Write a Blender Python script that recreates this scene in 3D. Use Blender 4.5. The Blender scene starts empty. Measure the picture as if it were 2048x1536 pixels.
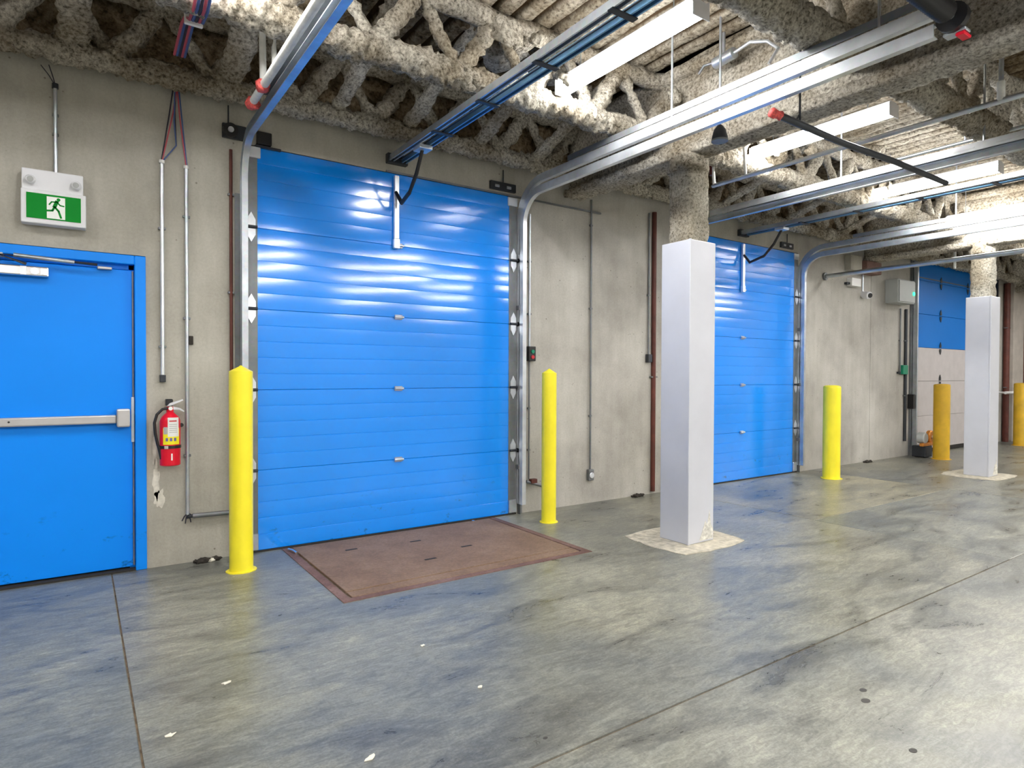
import bpy, bmesh, math, random
import numpy as np
from mathutils import Vector, Matrix, noise

C = bpy.context.scene.collection
scene = bpy.context.scene
random.seed(7)

# ------------------------------------------------------------------ camera, world, exposure
def setup_camera():
    f, yaw, pit, rol = 1267.1, math.radians(35.066), math.radians(-0.842), math.radians(0.221)
    fw = Vector((math.sin(yaw)*math.cos(pit), math.cos(yaw)*math.cos(pit), math.sin(pit)))
    r = Vector((math.cos(yaw), -math.sin(yaw), 0)); u = r.cross(fw)
    R = r*math.cos(rol)+u*math.sin(rol); U = -r*math.sin(rol)+u*math.cos(rol)
    cam = bpy.data.cameras.new('camera'); o = bpy.data.objects.new('camera', cam); C.objects.link(o)
    m = Matrix.Identity(4)
    for i in range(3):
        m[i][0] = R[i]; m[i][1] = U[i]; m[i][2] = -fw[i]
    m.translation = Vector((0, -4.951, 1.32))
    o.matrix_world = m
    cam.sensor_width = 36; cam.lens = f/2048*36; cam.shift_x = -23.5/2048
    cam.clip_start = 0.05; cam.clip_end = 100
    scene.camera = o
setup_camera()
w = bpy.data.worlds.new('world'); scene.world = w; w.use_nodes = True
w.node_tree.nodes['Background'].inputs[0].default_value = (0.8, 0.85, 0.95, 1)
w.node_tree.nodes['Background'].inputs[1].default_value = 0.6
scene.view_settings.view_transform = 'Standard'; scene.view_settings.look = 'None'
scene.view_settings.gamma = 1; scene.view_settings.use_curve_mapping = False
scene.view_settings.exposure = 1.56
LAMP = 24.0          # strength of the strip-light lenses

# ------------------------------------------------------------------ materials
def newmat(name):
    m = bpy.data.materials.new(name); m.use_nodes = True
    nt = m.node_tree; b = nt.nodes['Principled BSDF']
    return m, nt, b
def N(nt, t, **kw):
    n = nt.nodes.new(t)
    for k, v in kw.items():
        if k in n.inputs: n.inputs[k].default_value = v
        else: setattr(n, k, v)
    return n
def ramp(nt, fac, stops):
    r = nt.nodes.new('ShaderNodeValToRGB'); e = r.color_ramp.elements
    while len(e) > 1: e.remove(e[-1])
    e[0].position = stops[0][0]; e[0].color = (*stops[0][1], 1)
    for p, c in stops[1:]:
        x = e.new(p); x.color = (*c, 1)
    nt.links.new(fac, r.inputs[0]); return r
def coords(nt, scale=(1, 1, 1)):
    t = nt.nodes.new('ShaderNodeNewGeometry'); mp = nt.nodes.new('ShaderNodeMapping')
    mp.inputs['Scale'].default_value = scale
    nt.links.new(t.outputs['Position'], mp.inputs[0]); return mp.outputs[0]
def noi(nt, vec, scale, detail=4, rough=.55, dist=0):
    n = N(nt, 'ShaderNodeTexNoise', Scale=scale, Detail=detail, Roughness=rough, Distortion=dist)
    nt.links.new(vec, n.inputs['Vector']); return n.outputs['Fac']
def mix(nt, a, b, fac, mode='MIX'):
    m = nt.nodes.new('ShaderNodeMix'); m.data_type = 'RGBA'; m.blend_type = mode
    for s, v in ((m.inputs['Factor'], fac), (m.inputs['A'], a), (m.inputs['B'], b)):
        if hasattr(v, 'is_linked') or hasattr(v, 'links'): nt.links.new(v, s)
        elif isinstance(v, (int, float)): s.default_value = v
        else: s.default_value = (*v, 1)
    return m.outputs['Result']
def bump(nt, b, h, strength=.3, dist=.01):
    n = N(nt, 'ShaderNodeBump', Strength=strength, Distance=dist)
    nt.links.new(h, n.inputs['Height']); nt.links.new(n.outputs[0], b.inputs['Normal'])

def plain(name, col, rough=.5, metal=0, vary=.12, scale=6, bmp=0, spec=.5, detail=4):
    m, nt, b = newmat(name)
    v = coords(nt); n = noi(nt, v, scale, detail)
    lo = tuple(max(0, c*(1-vary)) for c in col); hi = tuple(min(1, c*(1+vary)) for c in col)
    r = ramp(nt, n, [(.3, lo), (.7, hi)])
    nt.links.new(r.outputs[0], b.inputs['Base Color'])
    b.inputs['Roughness'].default_value = rough; b.inputs['Metallic'].default_value = metal
    b.inputs['Specular IOR Level'].default_value = spec
    if bmp: bump(nt, b, noi(nt, v, scale*8, 5), bmp, .004)
    return m

def concrete_wall(name, base, dark, light, seed=0):
    m, nt, b = newmat(name)
    v = coords(nt)
    vs = coords(nt, (2.2, 2.2, .35))
    big = noi(nt, v, .9+seed*.13, 5, .6)
    c = ramp(nt, big, [(.3, dark), (.5, base), (.72, light)]).outputs[0]
    streak = noi(nt, vs, 2.6, 6, .65)
    c = mix(nt, c, ramp(nt, streak, [(.35, (.70, .68, .64)), (.6, (1, 1, 1))]).outputs[0], .4, 'MULTIPLY')
    fine = noi(nt, v, 55, 5, .7)
    c = mix(nt, c, ramp(nt, fine, [(.3, (.8, .79, .77)), (.6, (1.0, 1.0, 1.0))]).outputs[0], .6, 'MULTIPLY')
    vo = N(nt, 'ShaderNodeTexVoronoi', Scale=13); nt.links.new(v, vo.inputs['Vector'])
    holes = ramp(nt, vo.outputs['Distance'], [(.0, (.40, .38, .35)), (.06, (.55, .53, .50)), (.11, (1, 1, 1))]).outputs[0]
    gate = ramp(nt, noi(nt, v, 2.3, 2), [(.48, (0, 0, 0)), (.56, (1, 1, 1))]).outputs[0]
    c = mix(nt, c, mix(nt, c, holes, 1.0, 'MULTIPLY'), gate)
    nt.links.new(c, b.inputs['Base Color']); b.inputs['Roughness'].default_value = .85
    bump(nt, b, fine, .35, .004)
    return m

def concrete_floor(name, tint, seed):
    m, nt, b = newmat(name)
    v = coords(nt); v2 = coords(nt, (.55, 1.5, 1))
    k = lambda c: tuple(a*t for a, t in zip(c, tint))
    big = noi(nt, v, .55+seed*.07, 6, .62, .5)
    c = ramp(nt, big, [(.33, k((.125, .135, .135))), (.46, k((.185, .188, .165))), (.56, k((.235, .232, .188))), (.72, k((.29, .283, .235)))]).outputs[0]
    mid = noi(nt, v2, 3.1, 7, .7, .8)
    c = mix(nt, c, ramp(nt, mid, [(.36, (.52, .52, .53)), (.5, (1, 1, 1)), (.68, (1.30, 1.29, 1.25))]).outputs[0], .9, 'MULTIPLY')
    sc = noi(nt, coords(nt, (1, 3.5, 1)), 9, 6, .72, 1.5)
    c = mix(nt, c, ramp(nt, sc, [(.40, (.66, .66, .66)), (.52, (1, 1, 1)), (.66, (1.4, 1.4, 1.36))]).outputs[0], .7, 'MULTIPLY')
    fine = noi(nt, v, 90, 4, .7)
    c = mix(nt, c, ramp(nt, fine, [(.35, (.68, .68, .68)), (.62, (1.15, 1.15, 1.15))]).outputs[0], .7, 'MULTIPLY')
    vo = N(nt, 'ShaderNodeTexVoronoi', Scale=1.1+seed*.1, Randomness=1.0); nt.links.new(v, vo.inputs['Vector'])
    spots = ramp(nt, vo.outputs['Distance'], [(0, (.3, .28, .26)), (.012, (.5, .48, .46)), (.02, (1, 1, 1))]).outputs[0]
    c = mix(nt, c, spots, .8, 'MULTIPLY')
    nt.links.new(c, b.inputs['Base Color'])
    rr = ramp(nt, mid, [(.3, (.24, .24, .24)), (.7, (.46, .46, .46))])
    nt.links.new(rr.outputs[0], b.inputs['Roughness'])
    b.inputs['Specular IOR Level'].default_value = .55
    bump(nt, b, mix(nt, fine, sc, .5), .12, .003)
    return m

def foam(name, lo, hi, scale=40, flute_col=None):
    m, nt, b = newmat(name)
    v = coords(nt)
    n1 = noi(nt, v, scale, 6, .7); n2 = noi(nt, v, 2.2, 4)
    c = ramp(nt, n1, [(.34, tuple(x*.30 for x in lo)), (.45, lo), (.60, hi)]).outputs[0]
    c = mix(nt, c, ramp(nt, n2, [(.38, (.50, .44, .36)), (.58, (1, 1, 1))]).outputs[0], .8, 'MULTIPLY')
    if flute_col:      # darker brown colour up inside the deck flutes
        g = nt.nodes.new('ShaderNodeNewGeometry'); sp = nt.nodes.new('ShaderNodeSeparateXYZ'); nt.links.new(g.outputs['Position'], sp.inputs[0])
        mr = N(nt, 'ShaderNodeMapRange'); mr.inputs['From Min'].default_value = 3.812; mr.inputs['From Max'].default_value = 3.835
        nt.links.new(sp.outputs['Z'], mr.inputs['Value']); c = mix(nt, c, flute_col, mr.outputs[0])
    nt.links.new(c, b.inputs['Base Color']); b.inputs['Roughness'].default_value = .95
    b.inputs['Specular IOR Level'].default_value = .1
    bump(nt, b, n1, 1.0, .035)
    return m

def rust(name, a, bb, c_, rough=.75):
    m, nt, b = newmat(name)
    v = coords(nt)
    n = noi(nt, v, 3, 7, .7); f = noi(nt, v, 60, 5, .7)
    c = ramp(nt, n, [(.3, a), (.5, bb), (.7, c_)]).outputs[0]
    c = mix(nt, c, ramp(nt, f, [(.3, (.6, .6, .6)), (.65, (1.15, 1.15, 1.15))]).outputs[0], .7, 'MULTIPLY')
    nt.links.new(c, b.inputs['Base Color']); b.inputs['Roughness'].default_value = rough
    b.inputs['Metallic'].default_value = .15
    bump(nt, b, f, .4, .004)
    return m

def galv(name, col, rough=.38, metal=.85):
    m, nt, b = newmat(name)
    v = coords(nt)
    vo = N(nt, 'ShaderNodeTexVoronoi', Scale=45); nt.links.new(v, vo.inputs['Vector'])
    n = noi(nt, v, 5, 5)
    c = ramp(nt, n, [(.3, tuple(x*.72 for x in col)), (.65, col)]).outputs[0]
    c = mix(nt, c, vo.outputs['Color'], .06, 'OVERLAY')
    nt.links.new(c, b.inputs['Base Color'])
    b.inputs['Metallic'].default_value = metal; b.inputs['Roughness'].default_value = rough
    return m

def door_paint(name, col, rough, spec=.5):
    m, nt, b = newmat(name)
    v = coords(nt)
    n = noi(nt, v, 1.2, 5); d = noi(nt, coords(nt, (1, 1, 1.6)), 7, 6, .7)
    c = ramp(nt, n, [(.3, tuple(x*.93 for x in col)), (.7, col)]).outputs[0]
    # scuffs low down on the leaf: dirt that stays with the door
    sep = nt.nodes.new('ShaderNodeSeparateXYZ'); g = nt.nodes.new('ShaderNodeNewGeometry')
    nt.links.new(g.outputs['Position'], sep.inputs[0])
    low = ramp(nt, sep.outputs['Z'], [(.12, (1, 1, 1)), (.5, (0, 0, 0))]).outputs[0]
    sp = ramp(nt, d, [(.60, (0, 0, 0)), (.68, (1, 1, 1))]).outputs[0]
    msk = mix(nt, low, sp, 1.0, 'MULTIPLY')
    c = mix(nt, c, tuple(x*.45 for x in col), msk)
    nt.links.new(c, b.inputs['Base Color'])
    b.inputs['Roughness'].default_value = rough; b.inputs['Specular IOR Level'].default_value = spec
    bump(nt, b, noi(nt, v, 9, 2), .02, .002)
    return m

def emit(name, col, s):
    m, nt, b = newmat(name)
    b.inputs['Base Color'].default_value = (*col, 1)
    b.inputs['Emission Color'].default_value = (*col, 1); b.inputs['Emission Strength'].default_value = s
    return m

M = {}
M['wall'] = concrete_wall('wall_concrete', (.43, .415, .365), (.31, .30, .265), (.55, .535, .48))
M['wall_b'] = concrete_wall('wall_concrete_paler', (.46, .445, .41), (.33, .315, .29), (.56, .55, .51), 2)
M['wall_joint'] = plain('wall_joint', (.10, .09, .075), .95)
M['floor_a'] = concrete_floor('floor_concrete_grey', (1, 1, 1), 0)
M['floor_b'] = concrete_floor('floor_concrete_bluish', (.95, .98, 1.02), 1)
M['floor_c'] = concrete_floor('floor_concrete_worn', (.92, .93, .96), 2)
M['floor_d'] = concrete_floor('floor_concrete_tan', (1.22, 1.16, 1.04), 3)
M['grout'] = plain('grout', (.50, .46, .37), .9, vary=.3, scale=18, bmp=.4)
M['joint'] = plain('joint_sealant', (.15, .11, .07), .9, vary=.5, scale=20)
M['foam'] = foam('sprayed_foam', (.50, .455, .375), (.84, .80, .70), 44)
M['foam_deck'] = foam('sprayed_foam_deck', (.46, .41, .33), (.74, .69, .58), 30, (.10, .065, .035))
M['foam_brown_shade'] = foam('sprayed_foam_brown_shade', (.24, .175, .105), (.46, .375, .255), 22, (.07, .04, .02))  # brown overspray; on deck bays the darker colour stands in for shade
M['foam_col'] = foam('sprayed_foam_column', (.50, .475, .40), (.74, .71, .62), 48)
M['blue'] = door_paint('blue_gloss_paint', (.0, .27, 1.0), .135, .95)
M['blue_flat'] = door_paint('blue_satin_paint', (.0, .26, .98), .40, .25)
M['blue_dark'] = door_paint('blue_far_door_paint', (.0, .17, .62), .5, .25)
M['door_white'] = plain('white_door_enamel', (.50, .47, .47), .6, vary=.06)
M['white'] = plain('white_enamel', (.72, .73, .77), .42, vary=.05, scale=3)
M['clad'] = plain('white_column_paint', (.55, .565, .62), .36, vary=.05, scale=2.5, bmp=.03)
M['clad_low'] = plain('chipped_column_paint', (.62, .61, .56), .7, vary=.35, scale=30)
M['yellow'] = plain('yellow_safety_paint', (.92, .80, .03), .32, vary=.06, scale=5, bmp=.03)
M['yellow_old'] = plain('aged_yellow_paint', (.66, .40, .02), .45, vary=.16, scale=6, bmp=.05)
M['galv'] = galv('galvanised_steel', (.62, .67, .73), .36)
M['galv_bright'] = galv('bright_galvanised_steel', (.82, .86, .92), .3, .7)
M['galv_dull'] = galv('dull_galvanised_steel', (.22, .235, .25), .5, .6)
M['bluesteel'] = galv('blue_tinted_steel', (.20, .42, .66), .34, .6)
M['steel_dark'] = plain('dark_steel', (.045, .05, .06), .45, .6)
M['black'] = plain('black_plastic', (.012, .012, .014), .4)
M['rubber'] = plain('black_rubber_seal', (.02, .018, .016), .8)
M['rust'] = rust('rusty_plate', (.19, .115, .075), (.245, .155, .10), (.30, .20, .135))
M['rust_frame'] = rust('rusty_angle', (.13, .07, .058), (.19, .105, .085), (.27, .17, .145))
M['redbrown'] = plain('red_oxide_paint', (.10, .022, .014), .55, vary=.3, scale=8)
M['pipewhite'] = plain('white_pipe_paint', (.76, .77, .74), .5, vary=.15, scale=14)
M['red'] = plain('red_enamel', (.72, .008, .03), .3, vary=.06, spec=.3)
M['red_tape'] = plain('red_marker_paint', (.75, .10, .09), .6, vary=.5, scale=60)
M['label_white'] = plain('label_white', (.80, .80, .80), .5, vary=.03)
M['label_yellow'] = plain('label_yellow', (.90, .80, .01), .5, vary=.03)
M['print'] = plain('label_print', (.14, .13, .30), .6)
M['print_red'] = plain('label_print_red', (.6, .03, .04), .6)
M['sign_green'] = plain('sign_green', (.0, .24, .022), .5, vary=.06, spec=.15)
M['sign_white'] = plain('sign_white', (.86, .90, .88), .4, vary=.02)
M['alu'] = plain('brushed_aluminium', (.52, .51, .52), .38, .55, vary=.08)
M['chrome'] = plain('chrome', (.78, .78, .80), .2, .9)
M['glass_lens'] = plain('lamp_glass', (.42, .44, .45), .12, .2)
M['wire_red'] = plain('red_wire', (.48, .07, .10), .5)
M['wire_blue'] = plain('blue_wire', (.05, .10, .28), .5)
M['wire_black'] = plain('black_wire', (.015, .013, .03), .5)
M['brass'] = plain('orange_brass', (.62, .24, .04), .35, .5, vary=.3, scale=20)
M['boxgrey'] = plain('grey_enclosure', (.42, .44, .44), .5, vary=.05)
M['green_led'] = emit('green_lamp', (.02, .8, .25), 1.2)
M['green_btn'] = plain('green_button', (.0, .22, .12), .4)
M['red_btn'] = plain('red_button', (.5, .015, .03), .4)
M['lamp'] = emit('fluorescent_lens', (1.0, .98, .95), LAMP)
M['column_wall'] = plain('painted_pilaster', (.42, .38, .34), .8, vary=.1, bmp=.1)
M['paper'] = plain('paper', (.75, .72, .62), .8)
M['dirt'] = plain('dark_debris', (.03, .025, .02), .9, vary=.5, scale=40)

# ------------------------------------------------------------------ mesh helpers
def link(name, me, mat, parent=None, loc=None, smooth=False):
    o = bpy.data.objects.new(name, me); C.objects.link(o)
    if mat is not None and not me.materials: me.materials.append(mat if not isinstance(mat, str) else M[mat])
    if parent: o.parent = parent
    if loc: o.location = loc
    if smooth:
        me.polygons.foreach_set('use_smooth', [True]*len(me.polygons))
    return o
def obj(name, bm, mat, parent=None, smooth=False, loc=None):
    me = bpy.data.meshes.new(name); bmesh.ops.recalc_face_normals(bm, faces=bm.faces); bm.to_mesh(me); bm.free()
    return link(name, me, mat, parent, loc, smooth)
def smart(o, deg=35):
    me = o.data
    me.polygons.foreach_set('use_smooth', [True]*len(me.polygons))
    try: me.set_sharp_from_angle(angle=math.radians(deg))
    except Exception: pass
    return o
def root(name, loc=(0, 0, 0), rz=0):
    o = bpy.data.objects.new(name, None); C.objects.link(o); o.location = loc; o.rotation_euler = (0, 0, rz)
    o.empty_display_size = .1
    return o
def tag(o, label=None, cat=None, group=None, kind=None):
    if label: o['label'] = label
    if cat: o['category'] = cat
    if group: o['group'] = group
    if kind: o['kind'] = kind
    return o
def B(bm, x0, x1, y0, y1, z0, z1, bev=0, seg=1):
    r = bmesh.ops.create_cube(bm, size=1)['verts']
    for v in r:
        v.co = Vector((x0+(v.co.x+.5)*(x1-x0), y0+(v.co.y+.5)*(y1-y0), z0+(v.co.z+.5)*(z1-z0)))
    if bev:
        es = list({e for v in r for e in v.link_edges})
        bmesh.ops.bevel(bm, geom=es, offset=bev, segments=seg, affect='EDGES', profile=.5)
def box(name, x0, x1, y0, y1, z0, z1, mat, parent=None, bev=0, seg=2):
    bm = bmesh.new(); B(bm, x0, x1, y0, y1, z0, z1, bev, seg); return obj(name, bm, mat, parent)
def tube(bm, pts, r, n=10, caps=True, flat=None):
    pts = [Vector(p) for p in pts]; rs = r if isinstance(r, (list, tuple)) else [r]*len(pts)
    rings = []; up = None
    for i, p in enumerate(pts):
        if i == 0: t = pts[1]-p
        elif i == len(pts)-1: t = p-pts[i-1]
        else: t = (pts[i+1]-p).normalized()+(p-pts[i-1]).normalized()
        t.normalize()
        if up is None: up = Vector((0, 0, 1)) if abs(t.z) < .9 else Vector((1, 0, 0))
        a = up-t*up.dot(t)
        if a.length < 1e-4: a = t.orthogonal()
        a.normalize(); b = t.cross(a); up = a
        ring = []
        for k in range(n):
            th = 2*math.pi*k/n
            ring.append(bm.verts.new(p+(a*math.cos(th)+b*math.sin(th))*rs[i]))
        rings.append(ring)
    for i in range(len(rings)-1):
        for k in range(n):
            bm.faces.new((rings[i][k], rings[i][(k+1) % n], rings[i+1][(k+1) % n], rings[i+1][k]))
    if caps:
        bm.faces.new(rings[0][::-1]); bm.faces.new(rings[-1])
def pipe(name, pts, r, mat, parent=None, n=10, smooth=True):
    bm = bmesh.new(); tube(bm, pts, r, n); o = obj(name, bm, mat, parent)
    return smart(o, 50) if smooth else o
def disc(name, c, axis, r, h, mat, parent=None, n=20, bev=0):
    a = Vector(axis).normalized(); c = Vector(c)
    bm = bmesh.new()
    if bev: tube(bm, [c, c+a*(h-bev), c+a*h], [r, r, r-bev], n)
    else: tube(bm, [c, c+a*h], r, n)
    return smart(obj(name, bm, mat, parent), 40)
def extrude_poly(bm, pts, d):
    """pts: closed list of 3-D points in a plane, d: offset vector"""
    d = Vector(d); a = [bm.verts.new(Vector(p)) for p in pts]; b = [bm.verts.new(Vector(p)+d) for p in pts]
    bm.faces.new(a[::-1]); bm.faces.new(b)
    n = len(pts)
    for i in range(n): bm.faces.new((a[i], a[(i+1) % n], b[(i+1) % n], b[i]))
def sweep_profile(bm, path, prof, close=True):
    """path: list of (point, side vector, up vector); prof: closed list of (s,u)"""
    rings = [[bm.verts.new(Vector(p)+Vector(s)*a+Vector(u)*b) for a, b in prof] for p, s, u in path]
    n = len(prof)
    for i in range(len(rings)-1):
        for k in range(n):
            bm.faces.new((rings[i][k], rings[i][(k+1) % n], rings[i+1][(k+1) % n], rings[i+1][k]))
    bm.faces.new(rings[0][::-1]); bm.faces.new(rings[-1])

# vectorised value noise
def hash3(ix, iy, iz):
    h = (ix*374761393+iy*668265263+iz*2147483647+1274126177).astype(np.int64) & 0xffffffff
    h = ((h ^ (h >> 13))*1274126177) & 0xffffffff
    return ((h ^ (h >> 16)) & 0xffff)/32767.5-1
def vnoise(P, s, seed=0):
    Q = P*s+seed*17.31; I = np.floor(Q).astype(np.int64); F = Q-I; F = F*F*(3-2*F)
    out = 0
    for dx in (0, 1):
        for dy in (0, 1):
            for dz in (0, 1):
                wgt = (F[:, 0] if dx else 1-F[:, 0])*(F[:, 1] if dy else 1-F[:, 1])*(F[:, 2] if dz else 1-F[:, 2])
                out = out+wgt*hash3(I[:, 0]+dx, I[:, 1]+dy, I[:, 2]+dz)
    return out
def fbm(P, s, seed=0, o=3):
    r = 0; a = 1; 
    for i in range(o):
        r = r+a*vnoise(P, s*2**i, seed+i); a *= .55
    return r
def mesh_np(name, V, F, mat, parent=None, smooth=True):
    me = bpy.data.meshes.new(name)
    F = np.asarray(F, dtype=np.int32); V = np.asarray(V, dtype=np.float32)
    me.vertices.add(len(V)); me.vertices.foreach_set('co', V.ravel())
    me.loops.add(F.size); me.loops.foreach_set('vertex_index', F.ravel())
    me.polygons.add(len(F)); me.polygons.foreach_set('loop_start', np.arange(0, F.size, F.shape[1], dtype=np.int32))
    me.polygons.foreach_set('loop_total', np.full(len(F), F.shape[1], dtype=np.int32))
    me.update(calc_edges=True); me.validate()
    return link(name, me, mat, parent, None, smooth)
def rough_tube(name, pts, r, mat, parent=None, n=12, step=.035, amp=.02, seed=0, sq=None):
    pts = [np.array(p, float) for p in pts]; P = []; T = []
    rs = list(r) if isinstance(r, (list, tuple)) else [r]*len(pts); R = []
    for i in range(len(pts)-1):
        L = np.linalg.norm(pts[i+1]-pts[i]); k = max(2, int(L/step))
        for j in range(k + (1 if i == len(pts)-2 else 0)):
            P.append(pts[i]+(pts[i+1]-pts[i])*j/k); T.append((pts[i+1]-pts[i])/L); R.append(rs[i]+(rs[i+1]-rs[i])*j/k)
    P = np.array(P); T = np.array(T); R = np.array(R)
    up = np.array([0, 0, 1.]) if abs(T[0][2]) < .9 else np.array([1., 0, 0])
    A = up-T*(T@up)[:, None]; A /= np.linalg.norm(A, axis=1)[:, None]; Bv = np.cross(T, A)
    th = 2*np.pi*np.arange(n)/n
    ca, sa = np.cos(th), np.sin(th)
    if sq:                                  # rounded rectangle: half height, half width
        m_ = np.maximum(np.abs(ca), np.abs(sa)); e = .75
        ca, sa = ca/m_**e*sq[0]/R[0], sa/m_**e*sq[1]/R[0]
    D = A[:, None, :]*ca[None, :, None]+Bv[:, None, :]*sa[None, :, None]
    V = P[:, None, :]+D*R[:, None, None]
    V = V.reshape(-1, 3); Dn = D.reshape(-1, 3); Dn = Dn/np.linalg.norm(Dn, axis=1)[:, None]
    h = fbm(V, 7, seed, 2)*.55+fbm(V, 34, seed+5, 3)*1.15
    V = V+Dn*(h*amp)[:, None]
    k = len(P); i = np.arange(k-1)[:, None]*n; j = np.arange(n)[None, :]; j2 = (j+1) % n
    F = np.stack([i+j, i+j2, i+n+j2, i+n+j], -1).reshape(-1, 4)
    # end caps as collapsed quads
    c0 = len(V); V = np.vstack([V, P[0], P[-1]])
    me_F = F.tolist()
    me = bpy.data.meshes.new(name)
    tri = [(c0, (q+1) % n, q) for q in range(n)]+[(c0+1, (k-1)*n+q, (k-1)*n+(q+1) % n) for q in range(n)]
    me.from_pydata(V.tolist(), [], me_F+tri); me.update()
    return link(name, me, mat, parent, None, True)
def clump(name, c, r, mat, parent, seed, sc=(1, 1, 1)):
    bm = bmesh.new(); bmesh.ops.create_icosphere(bm, subdivisions=3, radius=1)
    V = np.array([v.co[:] for v in bm.verts]); h = 1+fbm(V+seed, 1.7, seed, 3)*.45
    for v, k in zip(bm.verts, h): v.co = Vector((v.co.x*k*r*sc[0]+c[0], v.co.y*k*r*sc[1]+c[1], v.co.z*k*r*sc[2]+c[2]))
    return obj(name, bm, mat, parent, True)

# ------------------------------------------------------------------ FLOOR
floor = root('floor'); tag(floor, 'grey concrete floor cast in large slabs with sawn joints', 'floor', kind='structure')
box('joint_bed', -3.7, 19.3, -11.2, .3, -.30, -.006, 'joint', floor)
def slab(x0, x1, y0, y1, mat, z=0):
    g = .0035
    o = box('concrete_slab', x0+g, x1-g, y0+g, y1-g, -.15, z, mat, floor, .004, 1); return o
YJ = -3.24
DX0, DX1, DY = 1.24, 3.13, -1.39       # dock leveler pit
# row by the wall, split around the leveler pit
slab(-3.7, .17, YJ, .22, 'floor_b')
bm = bmesh.new()
for r_ in ((.1735, DX0, YJ+.0035, .22), (DX1, 5.4965, YJ+.0035, .22), (DX0, DX1, YJ+.0035, DY)):
    B(bm, r_[0], r_[1], r_[2], r_[3], -.15, 0)
bmesh.ops.remove_doubles(bm, verts=bm.verts, dist=1e-5)
tag(obj('concrete_slab', bm, 'floor_a', floor))
slab(5.5, 8.35, -1.75, .22, 'floor_d')
slab(5.5, 8.35, YJ, -1.75, 'floor_b')
slab(8.35, 13.0, YJ, .22, 'floor_a'); slab(13.0, 19.3, YJ, .22, 'floor_b')
slab(-3.7, .6, -11.2, YJ, 'floor_c'); slab(.6, 6.4, -11.2, YJ, 'floor_c'); slab(6.4, 12.5, -11.2, YJ, 'floor_c'); slab(12.5, 19.3, -11.2, YJ, 'floor_c')
# patched cement round the foot of the column
def blob_patch(name, cx, cy, rx, ry, z0, h, mat, parent, seed=1, n=40, sqr=.7):
    pts = []
    for k in range(n):
        th = 2*math.pi*k/n; c, s = math.cos(th), math.sin(th); m_ = max(abs(c), abs(s))**sqr
        q = 1+.07*noise.noise(Vector((c*2.2+seed, s*2.2, seed)))+.03*noise.noise(Vector((c*9+seed, s*9, 3)))
        pts.append((cx+c/m_*rx*q, cy+s/m_*ry*q, z0))
    bm = bmesh.new(); extrude_poly(bm, pts, (0, 0, h)); return obj(name, bm, mat, parent)
blob_patch('grout_patch', 4.0, -1.52, .40, .36, -.01, .014, 'grout', floor, 3)
blob_patch('grout_patch', 9.86, -1.52, .42, .36, -.01, .014, 'grout', floor, 5)

# ------------------------------------------------------------------ WALLS
TOP = 3.95
wf = root('wall_far'); tag(wf, 'board-marked grey concrete wall holding the loading doors', 'wall', kind='structure')
def panel(x0, x1, z0, z1, mat='wall', y=0, bev=0):
    return box('concrete_panel', x0, x1, y, y+.2, z0, z1, mat, wf, bev, 1)
panel(-3.6, -.78, 0, TOP); panel(-.78, .369, 2.105, TOP); p3 = panel(.369, 1.0, 0, TOP)
panel(1.0, 3.36, 2.99, TOP); p5 = panel(3.36, 5.58, 0, TOP, 'wall_b')
panel(5.58, 8.04, 2.99, TOP); p7 = panel(8.04, 10.02, 0, TOP, 'wall_b'); panel(10.03, 11.45, 0, TOP, 'wall_b')
panel(11.45, 14.66, 3.55, TOP); panel(14.66, 19.2, 0, TOP, 'wall_b')
box('backing_wall', -3.6, 19.2, .205, .28, 0, TOP, 'wall_joint', wf)
blob_patch_pts = None
def wall_patch(x, z, rx, rz, seed, mat='grout'):
    pts = []
    for k in range(28):
        th = 2*math.pi*k/28; q = 1+.6*noise.noise(Vector((math.cos(th)*2+seed, math.sin(th)*2, seed)))
        pts.append((x+math.cos(th)*rx*q, .001, z+math.sin(th)*rz*q))
    bm = bmesh.new(); extrude_poly(bm, pts, (0, -.003, 0)); return obj('plaster_patch', bm, mat, p3)
M['plaster'] = plain('bare_plaster', (.62, .60, .54), .9, vary=.2, scale=20, bmp=.2)
wall_patch(.425, .60, .022, .13, 2.1, 'plaster'); wall_patch(.44, .47, .03, .06, 4.4, 'plaster'); wall_patch(.415, .78, .012, .09, 7.7, 'plaster')
for nm, b_, mt in (('wall_left', (-3.9, -3.6, -11.4, .3), 'wall'), ('wall_right', (19.2, 19.5, -11.4, .3), 'wall_b'), ('wall_near', (-3.9, 19.5, -11.5, -11.2), 'wall_b')):
    o = box(nm, b_[0], b_[1], b_[2], b_[3], 0, TOP, mt)
    tag(o, {'wall_left': 'plain concrete side wall at the near end of the dock', 'wall_right': 'plain concrete end wall of the dock', 'wall_near': 'plain concrete wall opposite the loading doors'}[nm], 'wall', kind='structure')

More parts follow.
